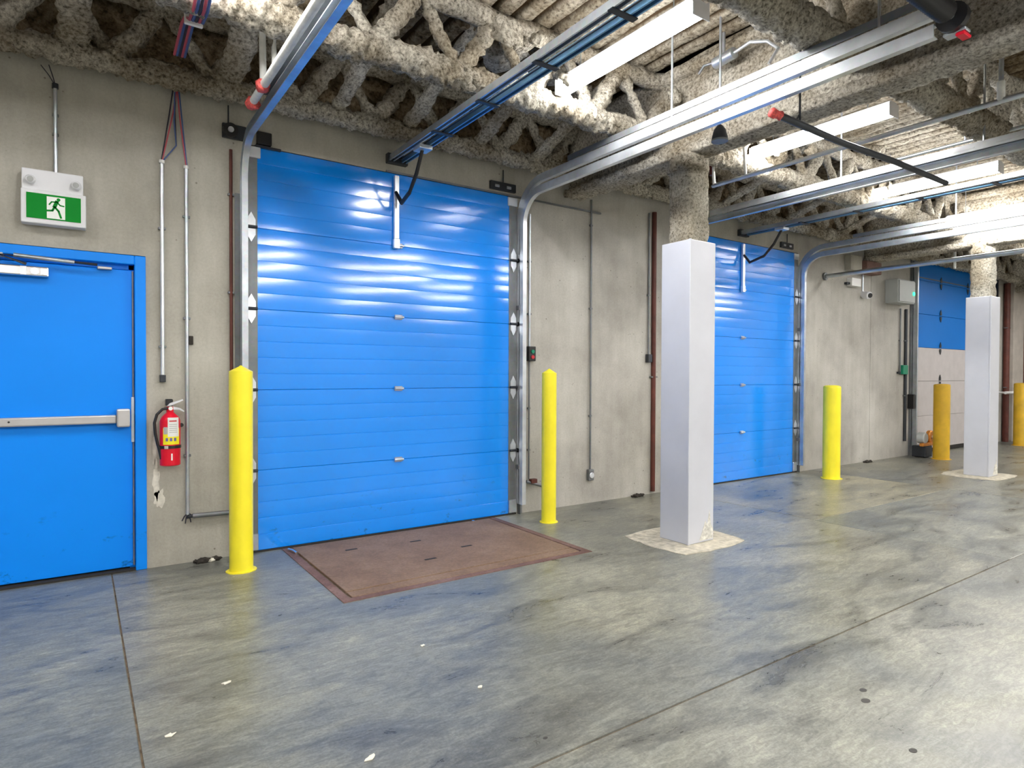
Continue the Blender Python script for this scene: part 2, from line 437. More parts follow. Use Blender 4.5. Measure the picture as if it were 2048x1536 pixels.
# ------------------------------------------------------------------ CEILING: foam coated corrugated deck
ceiling = root('ceiling'); tag(ceiling, 'corrugated steel deck ceiling coated in rough cream sprayed foam', 'ceiling', kind='structure')
def deck(x0, x1, y0, y1, dx, dy, mat, seed):
    xs = np.arange(x0, x1+dx*.5, dx); ys = np.arange(y0, y1+dy*.5, dy)
    X, Y = np.meshgrid(xs, ys); X = X.ravel(); Y = Y.ravel()
    wob = vnoise(np.stack([X*0, Y, X*.3], 1), 1.2, seed)*.014
    ph = ((X+wob) % .16)/.16
    groove = np.clip(1-np.abs(ph-.5)/.20, 0, 1)
    P = np.stack([X, Y, X*0], 1)
    Z = 3.80+groove**.6*.06-(fbm(P, 11, seed, 2)*.006+fbm(P, 1.6, seed+3, 2)*.012)
    nx, ny = len(xs), len(ys)
    i = (np.arange(ny-1)[:, None]*nx+np.arange(nx-1)[None, :]).ravel()
    F = np.stack([i, i+nx, i+nx+1, i+1], 1)
    return mesh_np('deck_sheet', np.stack([X, Y, Z], 1), F, mat, ceiling)
deck(-3.7, 3.95, -1.25, .25, .02, .07, 'foam_brown_shade', 1)
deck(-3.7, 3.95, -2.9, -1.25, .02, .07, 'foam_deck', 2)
deck(-3.7, 3.95, -4.6, -2.9, .02, .07, 'foam_brown_shade', 3)  # bay past the lights, its shade put into the foam colour
deck(3.95, 9.8, -1.25, .25, .02, .09, 'foam_brown_shade', 4)
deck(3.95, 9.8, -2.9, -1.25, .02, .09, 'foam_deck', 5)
deck(3.95, 9.8, -4.6, -2.9, .02, .09, 'foam_brown_shade', 6)
deck(9.8, 19.2, -4.6, .25, .0266, .15, 'foam_deck', 7)
deck(-3.7, 19.2, -11.3, -4.6, .0533, .3, 'foam_deck', 8)
box('roof_slab', -3.9, 19.5, -11.5, .3, 3.95, 4.05, 'foam_brown_shade', ceiling)

# dirty overspray on the head of the wall, behind the first joist
xs = np.arange(-3.6, 19.2, .03); zs_ = np.arange(3.30, 3.84, .03)
X_, Z_ = np.meshgrid(xs, zs_); X_ = X_.ravel(); Z_ = Z_.ravel(); P_ = np.stack([X_, X_*0, Z_], 1)
Y_ = -.012-np.abs(fbm(P_, 5, 77, 2))*.03-np.clip(fbm(P_, 13, 78, 3), -.5, 1)*.014
Y_ = np.where(Z_ < 3.31, .0, Y_)
i_ = (np.arange(len(zs_)-1)[:, None]*len(xs)+np.arange(len(xs)-1)[None, :]).ravel()
mesh_np('wall_head_overspray', np.stack([X_, Y_, Z_], 1), np.stack([i_, i_+1, i_+1+len(xs), i_+len(xs)], 1), 'foam_brown_shade', ceiling)

def joist(y, label, x0, x1, webs, seed, rb=.075, first=.0, near=True):
    t = root('ceiling_joist', (0, y, 0)); tag(t, label, 'joist')
    rough_tube('bottom_chord', [(x0, 0, 3.28), (x1, 0, 3.28)], rb, 'foam', t, 20, .018, .020, seed)
    rough_tube('top_chord', [(x0, 0, 3.73), (x1, 0, 3.73)], .07, 'foam', t, 8, .08, .02, seed+1)
    x = x0+.2; k = 0; pitch = .58
    while x+pitch < x1:
        if webs:
            a = (x, 0, 3.31); b_ = (x+pitch*.5, 0, 3.72); c = (x+pitch, 0, 3.31)
            st = .05 if x < 6 else .1
            rough_tube('web_member', [a, b_], [.066, .052], 'foam', t, 10, st*.7, .02, seed+k)
            rough_tube('web_member', [b_, c], [.036, .046], 'foam', t, 10, st*.7, .016, seed+k+50)
        x += pitch; k += 1
    return t
joist(-.16, 'foam-coated open-web joist running along the head of the concrete wall', -3.5, 19.0, True, 11, .07)
joist(-1.27, 'foam-coated open-web joist, second from the door wall', -3.37, 19.0, True, 21, .085)
joist(-2.92, 'foam-coated open-web joist, third from the door wall, past the strip lights', -3.4, 19.0, True, 31, .10)
joist(-4.6, 'foam-coated open-web joist, fourth from the door wall', -3.4, 19.0, True, 41, .10)
# sprayed kicker braces between the two joists next to the wall
br = ((-.66, 'far left of the door wall'), (-.02, 'above the exit sign'), (.86, 'above the two open conduits'), (1.62, 'just right of the left door track'), (2.2, 'crossing behind the door opener rail'),
      (2.85, 'right of the first opener rail'), (3.48, 'nearest the first girder'), (4.9, 'first beyond the girder'), (6.2, 'above the second overhead door'), (7.5, 'above the right edge of the second door'), (8.8, 'before the second girder'))
for k, (x, s) in enumerate(br):
    wd = .085 if k in (1, 2) else .06
    o = rough_tube('ceiling_brace', [(x, -.19, 3.33), (x+.04, -1.22, 3.72)], wd, 'foam', None, 10, .04, .015, 60+k, sq=(.03, wd))
    tag(o, 'flat foam-coated brace '+s, 'brace', 'braces between the joists')
# lumps of overspray under the deck
rs = random.Random(5)
for k in range(26):
    x = rs.uniform(2.9, 3.85) if k < 12 else rs.uniform(6.9, 9.4); y = rs.uniform(-4.2, -3.1)
    clump('foam_clump', (x, y, rs.uniform(3.55, 3.80)), rs.uniform(.05, .11), 'foam', ceiling, k, (rs.uniform(.6, 1.2), rs.uniform(.7, 1.5), rs.uniform(.7, 1.5)))
for k in range(40):
    x = rs.uniform(-.8, 3.8); y = rs.uniform(-1.15, -.3)
    clump('foam_clump', (x, y, rs.uniform(3.62, 3.80)), rs.uniform(.04, .12), rs.choice(['foam_brown_shade', 'foam_brown_shade', 'foam']), ceiling, 40+k, (rs.uniform(.6, 1.4), rs.uniform(.7, 1.6), .7))
for k in range(26):
    x = rs.uniform(-.2, 9.5); y = rs.choice([-1.45, -1.5, -2.75])
    clump('foam_clump', (x, y, rs.uniform(3.35, 3.8)), rs.uniform(.035, .08), 'foam', ceiling, 90+k, (rs.uniform(.8, 1.8), .7, rs.uniform(.6, 1.4)))

def girder(x, y1, label, seed, bracket=False):
    t = root('ceiling_girder', (x, 0, 0)); tag(t, label, 'girder')
    y0 = -9.5
    rough_tube('bottom_flange', [(0, y1, 3.085), (0, -4.9, 3.085), (0, y0, 3.085)], .1, 'foam', t, 24, .04, .014, seed, sq=(.04, .12))
    rough_tube('web', [(0, y1+.02, 3.40), (0, -4.9, 3.40), (0, y0, 3.40)], .1, 'foam', t, 24, .06, .012, seed+1, sq=(.31, .05))
    rough_tube('top_flange', [(0, y1, 3.72), (0, -4.9, 3.72), (0, y0, 3.72)], .1, 'foam', t, 16, .1, .014, seed+2, sq=(.04, .12))
    if bracket:
        box('bearing_bracket', -.28, .16, -.16, .0, 2.86, 3.04, 'rust_frame', t, .01)
        box('bearing_bracket', -.62, -.30, -.10, .0, 2.88, 3.10, 'wall', t, .01)
    return t
girder(4.0, -.1, 'rough foam-coated girder resting on the nearer white column', 71)
girder(9.86, -.02, 'rough foam-coated girder resting on the farther white column', 81, True)
girder(15.7, -.02, 'rough foam-coated girder beyond the farther column', 88)

# ------------------------------------------------------------------ COLUMNS
def column(x, y, label, label2, seed):
    t = root('column', (x, y, 0)); tag(t, label, 'column')
    rough_tube('sprayed_shaft', [(0, 0, 2.3), (0, 0, 3.02)], .125, 'foam_col', t, 28, .03, .008, seed, sq=(.125, .125))
    rough_tube('sprayed_cap', [(0, 0, 2.93), (0, 0, 3.08)], .15, 'foam', t, 20, .03, .03, seed+3)
    c = box('column_cladding', -.151, .151, -.146, .146, .004, 2.37, 'clad', t, .006, 2)
    box('corner_trim', -.155, -.135, -.150, -.130, .004, 2.372, 'clad', t, .003, 1)
    # chipped paint low on the face
    pts = [(-.02, -.1475, .02), (.14, -.1475, .02), (.145, -.1475, .10), (.12, -.1475, .13), (.10, -.1475, .25), (.075, -.1475, .14), (.05, -.1475, .17), (.01, -.1475, .08)]
    bm = bmesh.new(); extrude_poly(bm, pts, (0, .003, 0)); obj('worn_patch', bm, 'clad_low', t)
    return t
column(4.0, -1.542, 'tall white square-clad column nearest, beside the second blue door', '', 101)
column(9.86, -1.542, 'smaller-looking white square-clad column in front of the half-white door', '', 111)

# ------------------------------------------------------------------ STRIP LIGHTS
def strip_light(x, yc, label, group=None, L=1.24):
    t = root('strip_light', (x, yc, 3.34)); tag(t, label, 'light', group)
    h = L/2
    box('housing', -.05, .05, -h, h, .062, .10, 'white', t, .006)
    bm = bmesh.new(); n = 14; prof = [(.066*math.cos(math.radians(-28)+math.radians(236)*k/n), -.052*math.sin(math.radians(-28)+math.radians(236)*k/n)+.040) for k in range(n+1)]
    sweep_profile(bm, [((0, -h+.02, 0), (1, 0, 0), (0, 0, 1)), ((0, h-.02, 0), (1, 0, 0), (0, 0, 1))], prof)
    obj('diffuser', bm, 'lamp', t)
    for s in (-1, 1):
        box('end_cap', -.07, .07, s*h-.004, s*h+.004, -.02, .085, 'white', t, .003)
        pipe('hanger_rod', [(0, s*(h-.2), .085), (0, s*(h-.2), .45)], .004, 'galv', t, 6)
    return t
strip_light(.56, -1.94, 'white strip light hidden above the left door track, between the joists')
strip_light(2.86, -1.97, 'glowing strip light between the opener rail and the nearer door track')
strip_light(5.16, -1.94, 'glowing strip light just beyond the nearer column girder')
strip_light(7.42, -1.9, 'glowing strip light behind the slotted track of the second door')
strip_light(9.44, -1.9, 'glowing strip light beside the farther girder')
strip_light(12.3, -1.9, 'glowing strip light in front of the half-white door')
strip_light(14.6, -1.9, 'glowing strip light farthest along the row by the doors')
strip_light(-1.75, -1.94, 'added unseen strip light over the blue exit door, brightening the left wall')  # extra lamp out of view, added to brighten the left wall
for yy in (-5.6, -8.2):  # unseen rows added behind the camera to fill in the shadows
    for xx in (-1.75, .56, 2.86, 5.16, 7.42, 11.4, 14.0, 17.4):
        strip_light(xx, yy-.65, 'added unseen strip light behind the camera, lifting the room light', 'added strip lights over the open floor', 2.44)

# ------------------------------------------------------------------ OVERHEAD DOORS
def section_mesh(w, h, slats, y=0):
    prof = []
    sh = h/slats; g = .003
    for s in range(slats):
        z0 = s*sh
        prof.append((0.0022, z0+.0005)); 
        for k in range(9):
            q = k/8
            prof.append((-.0009*(1-(2*q-1)**2)*1.0, z0+g+q*(sh-2*g)))
        prof.append((0.0022, z0+sh-.0005))
    poly = [(y_, z) for y_, z in prof]+[(.045, h), (.045, 0)]
    bm = bmesh.new()
    a = [bm.verts.new((0, p[0], p[1])) for p in poly]; b_ = [bm.verts.new((w, p[0], p[1])) for p in poly]
    n = len(poly)
    for i in range(n): bm.faces.new((a[i], a[(i+1) % n], b_[(i+1) % n], b_[i]))
    bm.faces.new(a[::-1]); bm.faces.new(b_)
    return bm
def hinge_bm(x, z, s=1):
    bm = bmesh.new(); w = .03
    # two pointed leaves and the barrel
    extrude_poly(bm, [(x-w, -.008, z+.012), (x+w, -.008, z+.012), (x+w, -.008, z+.055), (x, -.008, z+.11), (x-w, -.008, z+.055)], (0, -.007, 0))
    extrude_poly(bm, [(x-w, -.008, z-.012), (x-w, -.008, z-.055), (x, -.008, z-.11), (x+w, -.008, z-.055), (x+w, -.008, z-.012)], (0, -.007, 0))
    return bm
def overhead_door(name, x0, x1, label, bottom=0.012, H=2.985, nsec=5, blue='blue'):
    t = root(name, (x0, -.004, 0)); tag(t, label, 'door', kind='structure')
    W = x1-x0; h = (H-bottom)/nsec; sw = .085
    for s in range(nsec):
        bm = section_mesh(W, h-.0012, 5); o = obj('door_section', bm, blue, t, loc=(0, 0, bottom+s*h)); smart(o, 25)
        for sx in (0, 1):
            xx0, xx1 = ((-sw, 0) if sx == 0 else (W, W+sw))
            box('end_stile', xx0, xx1, -.006, .045, 0, h-.004, 'galv_dull', o, .002, 1)
        if s:
            obj('hinge', hinge_bm(-.045, 0), 'galv_bright', o); obj('hinge', hinge_bm(W+.045, 0), 'galv_bright', o)
            for xx in (-.045, W+.045):
                sg = -1 if xx < 0 else 1
                pipe('roller_stem', [(xx-.04, -.024, 0), (xx+.04, -.024, 0)], .011, 'steel_dark', o, 8)
                disc('roller', (xx+sg*.045, -.024, 0), (sg, 0, 0), .022, .016, 'steel_dark', o, 12)
            bm = bmesh.new(); B(bm, W/2-.035, W/2+.035, -.014, 0, -.02, .02, .004, 1)
            tube(bm, [(W/2-.04, -.020, 0), (W/2+.04, -.020, 0)], .011, 10)
            obj('centre_hinge', bm, 'galv', o)
            for xx in (.34*0,): pass
    box('bottom_seal', -sw, W+sw, -.012, .04, 0, bottom, 'rubber', t)
    box('top_bracket', -sw, .02, -.02, 0, H-.09, H-.01, 'galv_bright', t, .003, 1)
    box('top_bracket', W-.02, W+sw, -.02, 0, H-.09, H-.01, 'galv_bright', t, .003, 1)
    box('corner_bracket', -sw, .0, -.02, 0, .02, .14, 'galv', t, .003, 1)
    box('corner_bracket', W, W+sw, -.02, 0, .02, .14, 'galv', t, .003, 1)
    cx_ = W/2-.03
    # opener strut, galvanised
    box('opener_strut', cx_-.02, cx_+.02, -.045, -.012, 2.44, 2.96, 'galv_bright', t, .003, 1)
    box('opener_strut', cx_-.025, cx_+.025, -.05, -.01, 2.36, 2.44, 'galv_bright', t, .004, 1)
    return t
d2 = overhead_door('door_2', 1.077, 3.297, 'nearest blue sectional overhead door above the rusty dock plate')
d3 = overhead_door('door_3', 5.70, 7.945, 'blue sectional overhead door partly hidden by the nearer white column')
box('stop_moulding', 1.0, 3.36, -.012, .03, 2.985, 3.0, 'galv_dull', d2); box('stop_moulding', 5.62, 8.03, -.012, .03, 2.985, 3.0, 'galv_dull', d3)
# plates sitting on the door head
# far door: blue top, white bottom
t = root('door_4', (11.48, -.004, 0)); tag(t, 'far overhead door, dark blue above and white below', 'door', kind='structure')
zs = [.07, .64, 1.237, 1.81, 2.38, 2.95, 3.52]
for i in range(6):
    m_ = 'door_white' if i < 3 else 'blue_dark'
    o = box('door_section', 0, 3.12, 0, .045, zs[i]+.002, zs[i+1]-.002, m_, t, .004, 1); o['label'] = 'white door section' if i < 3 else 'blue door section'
    for xx in (.97, 2.1):
        if i:
            obj('hinge', hinge_bm(xx, zs[i]), 'steel_dark', o)
box('bottom_seal', 0, 3.12, -.01, .04, 0.01, .07, 'rubber', t)
box('weather_strip', -.03, 0, -.015, .03, 0, 3.55, 'label_white', t)

# ------------------------------------------------------------------ TRACKS
CPROF = [(-.03, -.012), (.03, -.012), (.03, .004), (.024, .004), (.024, -.006), (-.024, -.006), (-.024, .030), (.018, .030), (.018, .036), (-.03, .036)]
def track_path(x, y_v, z_h, rad, y_end, n=12):
    P = [((x, y_v, .06), (0, -1, 0))]
    path = [(Vector((x, y_v, .10)), Vector((0, 0, 1)))]
    path.append((Vector((x, y_v, z_h-rad)), Vector((0, 0, 1))))
    for k in range(1, n+1):
        a = math.pi/2*k/n
        path.append((Vector((x, y_v-rad*(1-math.cos(a)), z_h-rad+rad*math.sin(a))), Vector((0, -math.sin(a), math.cos(a)))))
    path.append((Vector((x, y_end, z_h)), Vector((0, -1, 0))))
    return path
def sweep_track(name, path, prof, side, mat, parent):
    bm = bmesh.new(); fr = []
    for p, t_ in path:
        s = Vector((side, 0, 0)); u = t_.cross(Vector((1, 0, 0)))
        fr.append((p, u, s))
    sweep_profile(bm, fr, prof); return smart(obj(name, bm, mat, parent), 30)
TP = [(-.032, -.008), (.032, -.008), (.032, .034), (.026, .034), (.026, -.002), (-.026, -.002), (-.026, .034), (-.032, .034)]
def door_track(xv, side, yend, label, double, z0=2.99, mat='galv', rad=.27, yv=-.075, upper_mat='bluesteel'):
    t = root('door_track', (0, 0, 0)); tag(t, label, 'track')
    sweep_track('lower_rail', track_path(xv, yv, z0, rad, yend), TP, side, mat, t)
    if double:
        pth = track_path(xv, yv-.05, z0+.085, .30, yend)
        pth = [(Vector((xv, yv+.03, 2.55)), Vector((0, 0, 1)))]+[(p+Vector((0, .08, 0)) if i < 3 else p, d) for i, (p, d) in enumerate(pth)][1:]
        sweep_track('upper_rail', track_path(xv, yv+.055, z0+.098, rad+.09, yend), TP, side, mat, t)
    # angle that holds the upright to the wall
    bm = bmesh.new(); B(bm, xv+side*.012-.003, xv+side*.012+.003, -.05, .0, .0, 2.62); B(bm, min(xv+side*.012, xv+side*.062), max(xv+side*.012, xv+side*.062), -.006, .0, .0, 2.62)
    obj('wall_angle', bm, 'galv_dull', t)
    # angle stiffener along the flat run
    bm = bmesh.new(); zt = z0+(.15 if double else .045)
    B(bm, xv-.004, xv+.002, yend, -.75, zt-.01, zt+.035); B(bm, min(xv, xv+side*.04), max(xv, xv+side*.04), yend, -.75, zt+.03, zt+.035)
    obj('stiffener', bm, 'galv_dull', t)
    for z in (.45, 1.2, 1.95): box('track_bracket', xv-.018, xv+.018, -.06, -.004, z-.02, z+.02, 'galv_dull', t, .003, 1)
    return t
tl = door_track(.985, -1, -3.58, 'left steel track of the nearest blue door, curving to the ceiling', False)
tr = door_track(3.395, 1, -3.56, 'right double steel track of the nearest blue door', True, mat='galv_bright')
t2l = door_track(5.62, -1, -3.9, 'left steel track of the second blue door, above the second opener rail', False, z0=3.0)
t2r = door_track(8.04, 1, -3.9, 'right double steel track of the second blue door', True, z0=2.93, mat='galv')
for tt, xv, ye in ((tl, .985, -3.3), (tr, 3.395, -3.3), (t2l, 5.62, -3.0), (t2r, 8.04, -3.0)):
    for yy in (ye, -1.9):
        pipe('hanger', [(xv, yy, 3.06), (xv, yy, 3.78)], .008, 'galv', tt, 6)
# slotted angle that carries the second door's left track
bm = bmesh.new(); x = 5.56
B(bm, x-.003, x+.003, -3.9, -.5, 3.03, 3.09)
for k in range(12): B(bm, x-.006, x+.006, -3.8+k*.28, -3.66+k*.28, 3.05, 3.062)
obj('slotted_angle', bm, 'galv_bright', t2l)
# header bearing plates
def bearing(x, label, flip=1):
    t = root('bearing_plate', (x, 0, 3.05)); tag(t, label, 'bracket')
    box('plate', -.14, .14, -.03, 0, -.03, .045, 'steel_dark', t, .004, 1)
    bm = bmesh.new(); B(bm, -.1, -.05, -.04, -.03, -.01, .015, .003, 1); B(bm, .03, .08, -.04, -.03, -.01, .015, .003, 1); obj('slot', bm, 'galv', t)
    pipe('rod', [(0, -.02, .04), (0, -.02, .16)], .006, 'steel_dark', t, 6)
    return t
bearing(3.22, 'dark steel plate on the wall above the right corner of the nearest door')
bearing(7.75, 'dark steel plate on the wall above the right corner of the second door')
t = root('cable_pulley', (.90, 0, 3.05)); tag(t, 'dark cable pulley with a pale hub above the left corner of the nearest door', 'pulley')
box('plate', -.06, .10, -.03, 0, -.05, .05, 'steel_dark', t, .004, 1)
disc('wheel', (-.01, -.03, 0), (0, -1, 0), .05, .025, 'black', t, 20); disc('hub', (-.01, -.055, 0), (0, -1, 0), .02, .012, 'galv_bright', t, 14)
pipe('rod', [(-.02, -.02, .04), (-.02, -.02, .18)], .005, 'steel_dark', t, 6)
t = root('bearing_plate', (1.12, 0, 3.04)); tag(t, 'small black bracket tucked behind the bend of the left track', 'bracket')
box('plate', -.05, .05, -.05, 0, -.045, .045, 'black', t, .004, 1); box('tab', -.06, .12, -.03, -.0, -.065, -.05, 'steel_dark', t)

# torsion spring tube at the back of the first door's tracks
def spring(x0, x1, y, z, label):
    t = root('torsion_spring', (0, y, z)); tag(t, label, 'spring')
    bm = bmesh.new(); pts = []; turns = int((x1-x0-.3)/.012)
    tube(bm, [(x0, 0, 0), (x1, 0, 0)], .0135, 10); obj('shaft', bm, 'galv_dull', t)
    bm = bmesh.new(); P_ = []; R_ = []
    n = int((x1-x0-.12)/.011); 
    for k in range(n):
        P_.append((x0+.02+k*.011, 0, 0)); R_.append(.052 if k % 2 else .046)
    tube(bm, P_, R_, 14); smart(obj('coil', bm, 'black', t), 60)
    for xx in (x0+.02, x1-.06):
        disc('cable_drum', (xx, 0, 0), (1, 0, 0), .068, .045, 'black', t, 20, .008)
    bm = bmesh.new(); B(bm, x1-.03, x1+.03, -.05, .05, -.07, -.055, .004, 1); obj('end_bracket', bm, 'galv', t)
    bm = bmesh.new(); B(bm, x1-.03, x1+.05, -.045, -.005, -.088, -.072, .004, 1); obj('red_cone', bm, 'red', t)
    return t
spring(.99, 3.46, -3.63, 3.03, 'black torsion spring tube across the inner ends of the tracks')

# ------------------------------------------------------------------ OPENER RAILS
def opener(x, label, yend=-3.5, z=3.09, ya=-.5):
    t = root('opener_rail', (x, 0, z)); tag(t, label, 'rail')
    bm = bmesh.new()
    prof = [(-.022, -.02), (-.012, -.02), (-.012, -.012), (-.018, -.012), (-.018, .02), (.018, .02), (.018, -.012), (.012, -.012), (.012, -.02), (.022, -.02), (.022, .026), (-.022, .026)]
    sweep_profile(bm, [((-.055, yend, 0), (1, 0, 0), (0, 0, 1)), ((-.055, -.03, 0), (1, 0, 0), (0, 0, 1))], prof); obj('rail_channel', bm, 'galv', t)
    bm = bmesh.new(); sweep_profile(bm, [((.055, yend, 0), (1, 0, 0), (0, 0, 1)), ((.055, -.03, 0), (1, 0, 0), (0, 0, 1))], prof[:]); o = obj('rail_channel', bm, 'bluesteel', t)
    pipe('drive_chain', [(0, yend, -.012), (0, -.1, -.012)], .006, 'black', t, 6)
    box('header_bracket', -.09, .09, -.05, .0, -.035, .045, 'steel_dark', t, .004, 1)
    for k in range(5): box('cross_tie', -.085, .085, -.85-k*.62, -.81-k*.62, -.03, -.02, 'steel_dark', t, .003, 1)
    box('trolley', -.05, .06, ya-.06, ya+.06, -.055, -.02, 'galv_bright', t, .006)
    bm = bmesh.new()
    tube(bm, [(0, ya, -.05), (.0, ya+.10, -.20), (0, ya+.24, -.33)], [.014, .016, .014], 8)
    obj('straight_arm', bm, 'black', t)
    bm = bmesh.new(); tube(bm, [(0, ya+.23, -.32), (0, -.12, -.37), (-.02, -.05, -.27)], [.016, .018, .014], 8); obj('curved_arm', bm, 'black', t)
    return t
opener(2.165, 'long twin opener rail running from above the nearest blue door')
opener(6.80, 'dark twin opener rail running from above the second blue door', yend=-4.2, ya=-.55)

# ------------------------------------------------------------------ DOCK LEVELER
t = root('dock_leveler', (DX0, 0, 0)); tag(t, 'rusty brown steel dock plate set in the floor before the nearest blue door', 'dock plate')
W = DX1-DX0
bm = bmesh.new(); fw_ = .055
B(bm, 0, fw_, DY, -.03, -.05, .004); B(bm, W-fw_, W, DY, -.03, -.05, .004); B(bm, fw_, W-fw_, DY, DY+fw_, -.05, .004)
obj('frame', bm, 'rust_frame', t)
box('pit', 0, W, DY, .18, -.30, -.06, 'rubber', t)
box('deck_plate', fw_+.018, W-fw_-.018, -1.22, -.045, -.03, .007, 'rust', t, .002, 1)
box('lip_plate', fw_+.018, W-fw_-.018, DY+fw_+.008, -1.232, -.03, .005, 'rust', t, .002, 1)
box('threshold', -.2, W+.2, -.04, .18, -.05, -.004, 'rust_frame', t)
for x_, y_ in ((.42, -.35), (.92, -.40), (1.18, -.75), (.8, -.9)):
    box('lifting_slot', x_-.045, x_+.045, y_-.012, y_+.012, .003, .0085, 'rubber', t)
pipe('hold_down_chain', [(.03, -.10, .012), (.05, -.17, .014), (.055, -.23, .010)], .011, 'chrome', t, 6)
disc('pin', (W-.25, -.07, .006), (0, 0, 1), .014, .008, 'chrome', t, 10)

# ------------------------------------------------------------------ BOLLARDS
def bollard(x, y, r, h, label, mat, peaked):
    t = root('bollard', (x, y, 0)); tag(t, label, 'bollard')
    bm = bmesh.new()
    if peaked: tube(bm, [(0, 0, 0), (0, 0, h-.045)], r, 28)
    else: tube(bm, [(0, 0, 0), (0, 0, h-.03)], r, 28)
    smart(obj('post', bm, mat, t), 40)
    bm = bmesh.new()
    if peaked: tube(bm, [(0, 0, h-.045), (0, 0, h-.04), (0, 0, h-.008), (0, 0, h)], [r, r, .014, .004], 28)
    else: tube(bm, [(0, 0, h-.03), (0, 0, h-.016), (0, 0, h-.004), (0, 0, h)], [r, r*.97, r*.8, r*.4], 28)
    smart(obj('cap', bm, mat, t), 30)
    blob_patch('paint_ring', 0, 0, r*1.28, r*1.2, 0, .006, mat, t, x*3, 30, 0)
    return t
bollard(.885, -.40, .074, 1.375, 'tall yellow bollard with peaked cap left of the nearest blue door', 'yellow', True)
bollard(3.445, -.44, .066, 1.375, 'tall yellow bollard with peaked cap right of the nearest blue door', 'yellow', True)
bollard(5.40, -.50, .085, 1.19, 'yellow bollard hidden behind the nearer white column', 'yellow', False)
bollard(7.93, -.56, .105, 1.20, 'bright yellow bollard right of the second blue door', 'yellow', False)
bollard(11.25, -.52, .115, 1.20, 'ochre yellow bollard in front of the half-white door', 'yellow_old', False)
bollard(14.8, -.5, .13, 1.20, 'ochre yellow bollard beyond the farther column', 'yellow_old', False)

# ------------------------------------------------------------------ MAN DOOR
t = root('door_1', (-.62, 0, 0)); tag(t, 'blue steel exit door with a push bar', 'door', kind='structure')
# opening -.71 .. .28 world ; local: x+.62
def frame_piece(x0, x1, z0, z1): return box('door_frame', x0, x1, -.015, .15, z0, z1, 'blue_flat', t, .004, 1)
frame_piece(-.12, -.02, 0, 2.1); frame_piece(.925, .989, 0, 2.1); frame_piece(-.02, .925, 2.04, 2.1)
box('door_stop', .895, .925, .045, .15, 0, 2.04, 'blue_flat', t); box('door_stop', -.02, .01, .045, .15, 0, 2.04, 'blue_flat', t); box('door_stop', -.02, .925, .045, .15, 2.01, 2.04, 'blue_flat', t)
leaf = box('door_leaf', -.012, .912, .03, .075, .022, 2.005, 'blue_flat', t, .003, 1)
box('edge_strip', .912, .920, .028, .07, .03, 2.0, 'galv_dull', t)
box('strike_plate', .905, .921, .018, .03, .86, 1.16, 'galv', t)
box('threshold', -.02, .925, -.01, .15, 0, .012, 'rubber', t)
# push bar
pb = box('push_bar', -.0, .82, -.025, .028, .99, 1.045, 'alu', t, .008)
box('pad_seam', .21, .214, -.027, -.02, .99, 1.045, 'steel_dark', pb)
disc('keyhole', (.27, -.024, 1.02), (0, -1, 0), .006, .003, 'black', pb, 10)
box('latch_case', .82, .895, -.05, .028, .965, 1.085, 'alu', t, .01)
# closer
cl = box('door_closer', .12, .47, -.03, .03, 1.915, 1.975, 'chrome', t, .008)
bm = bmesh.new(); tube(bm, [(.40, -.035, 1.945), (.40, .02, 1.945)], .022, 14)
B(bm, .33, .36, -.034, -.028, 1.92, 1.97); B(bm, .43, .46, -.036, -.028, 1.925, 1.965); obj('closer_end', bm, 'galv_bright', cl)
pipe('closer_arm', [(.36, -.03, 1.985), (.22, -.05, 2.03), (.72, -.04, 2.015)], .009, 'steel_dark', t, 8)
pipe('closer_arm', [(.30, -.045, 2.032), (.60, -.04, 2.018)], .013, 'galv', t, 8)
box('soffit_plate', .17, .25, -.045, .03, 2.02, 2.042, 'alu', t, .003, 1)
box('soffit_plate', .72, .80, -.01, .03, 1.995, 2.012, 'alu', t, .003, 1)

# ------------------------------------------------------------------ EXIT SIGN
t = root('exit_sign', (-.12, 0, 2.23)); tag(t, 'white emergency exit sign with green running figure panel above the blue exit door', 'sign')
box('housing', -.158, .148, -.075, 0, .20, .33, 'white', t, .006)
box('panel_frame', -.162, .162, -.085, 0, 0, .205, 'white', t, .006)
sg = box('green_panel', -.135, .135, -.089, -.084, .03, .182, 'sign_green', t)
bm = bmesh.new(); B(bm, -.036, .055, -.0905, -.0888, .037, .170); obj('white_square', bm, 'sign_white', sg)
# figure
def P2(lst, s=.1, cx=.012, cz=.105): return [(cx+a*s, -.0906, cz+b*s) for a, b in lst]
bm = bmesh.new(); yf = (0, -.0012, 0)
def limb(pts, wdt):
    for (a, b_) in zip(pts[:-1], pts[1:]):
        a = Vector((a[0], 0, a[1])); b_ = Vector((b_[0], 0, b_[1])); d = (b_-a).normalized(); n_ = Vector((-d.z, 0, d.x))*wdt/2
        q = [a-n_-d*wdt*.3, b_-n_+d*wdt*.3, b_+n_+d*wdt*.3, a+n_-d*wdt*.3]
        extrude_poly(bm, [(p.x, -.0906, p.z) for p in q], yf)
hd = [(.022+.0095*math.cos(k*math.pi/8), -.0906, .156+.0095*math.sin(k*math.pi/8)) for k in range(16)]
extrude_poly(bm, hd, yf)
limb([(.014, .143), (.002, .110)], .019)                     # trunk
limb([(.016, .140), (-.012, .139), (-.024, .121)], .0075)     # back arm
limb([(.016, .138), (.030, .122), (.049, .119)], .0075)      # front arm
limb([(.002, .110), (.022, .086), (.034, .046)], .011)      # rear leg
limb([(.002, .110), (-.008, .086), (-.034, .083)], .011)    # raised leg
obj('running_figure', bm, 'sign_green', sg)
for xx in (-.115, .11):
    h_ = disc('lamp_head', (xx, -.075, .262), (0, -1, -.15), .027, .035, 'white', t, 20, .006)
    disc('lamp_lens', (xx, -.111, .257), (0, -1, -.15), .017, .003, 'glass_lens', h_, 16)

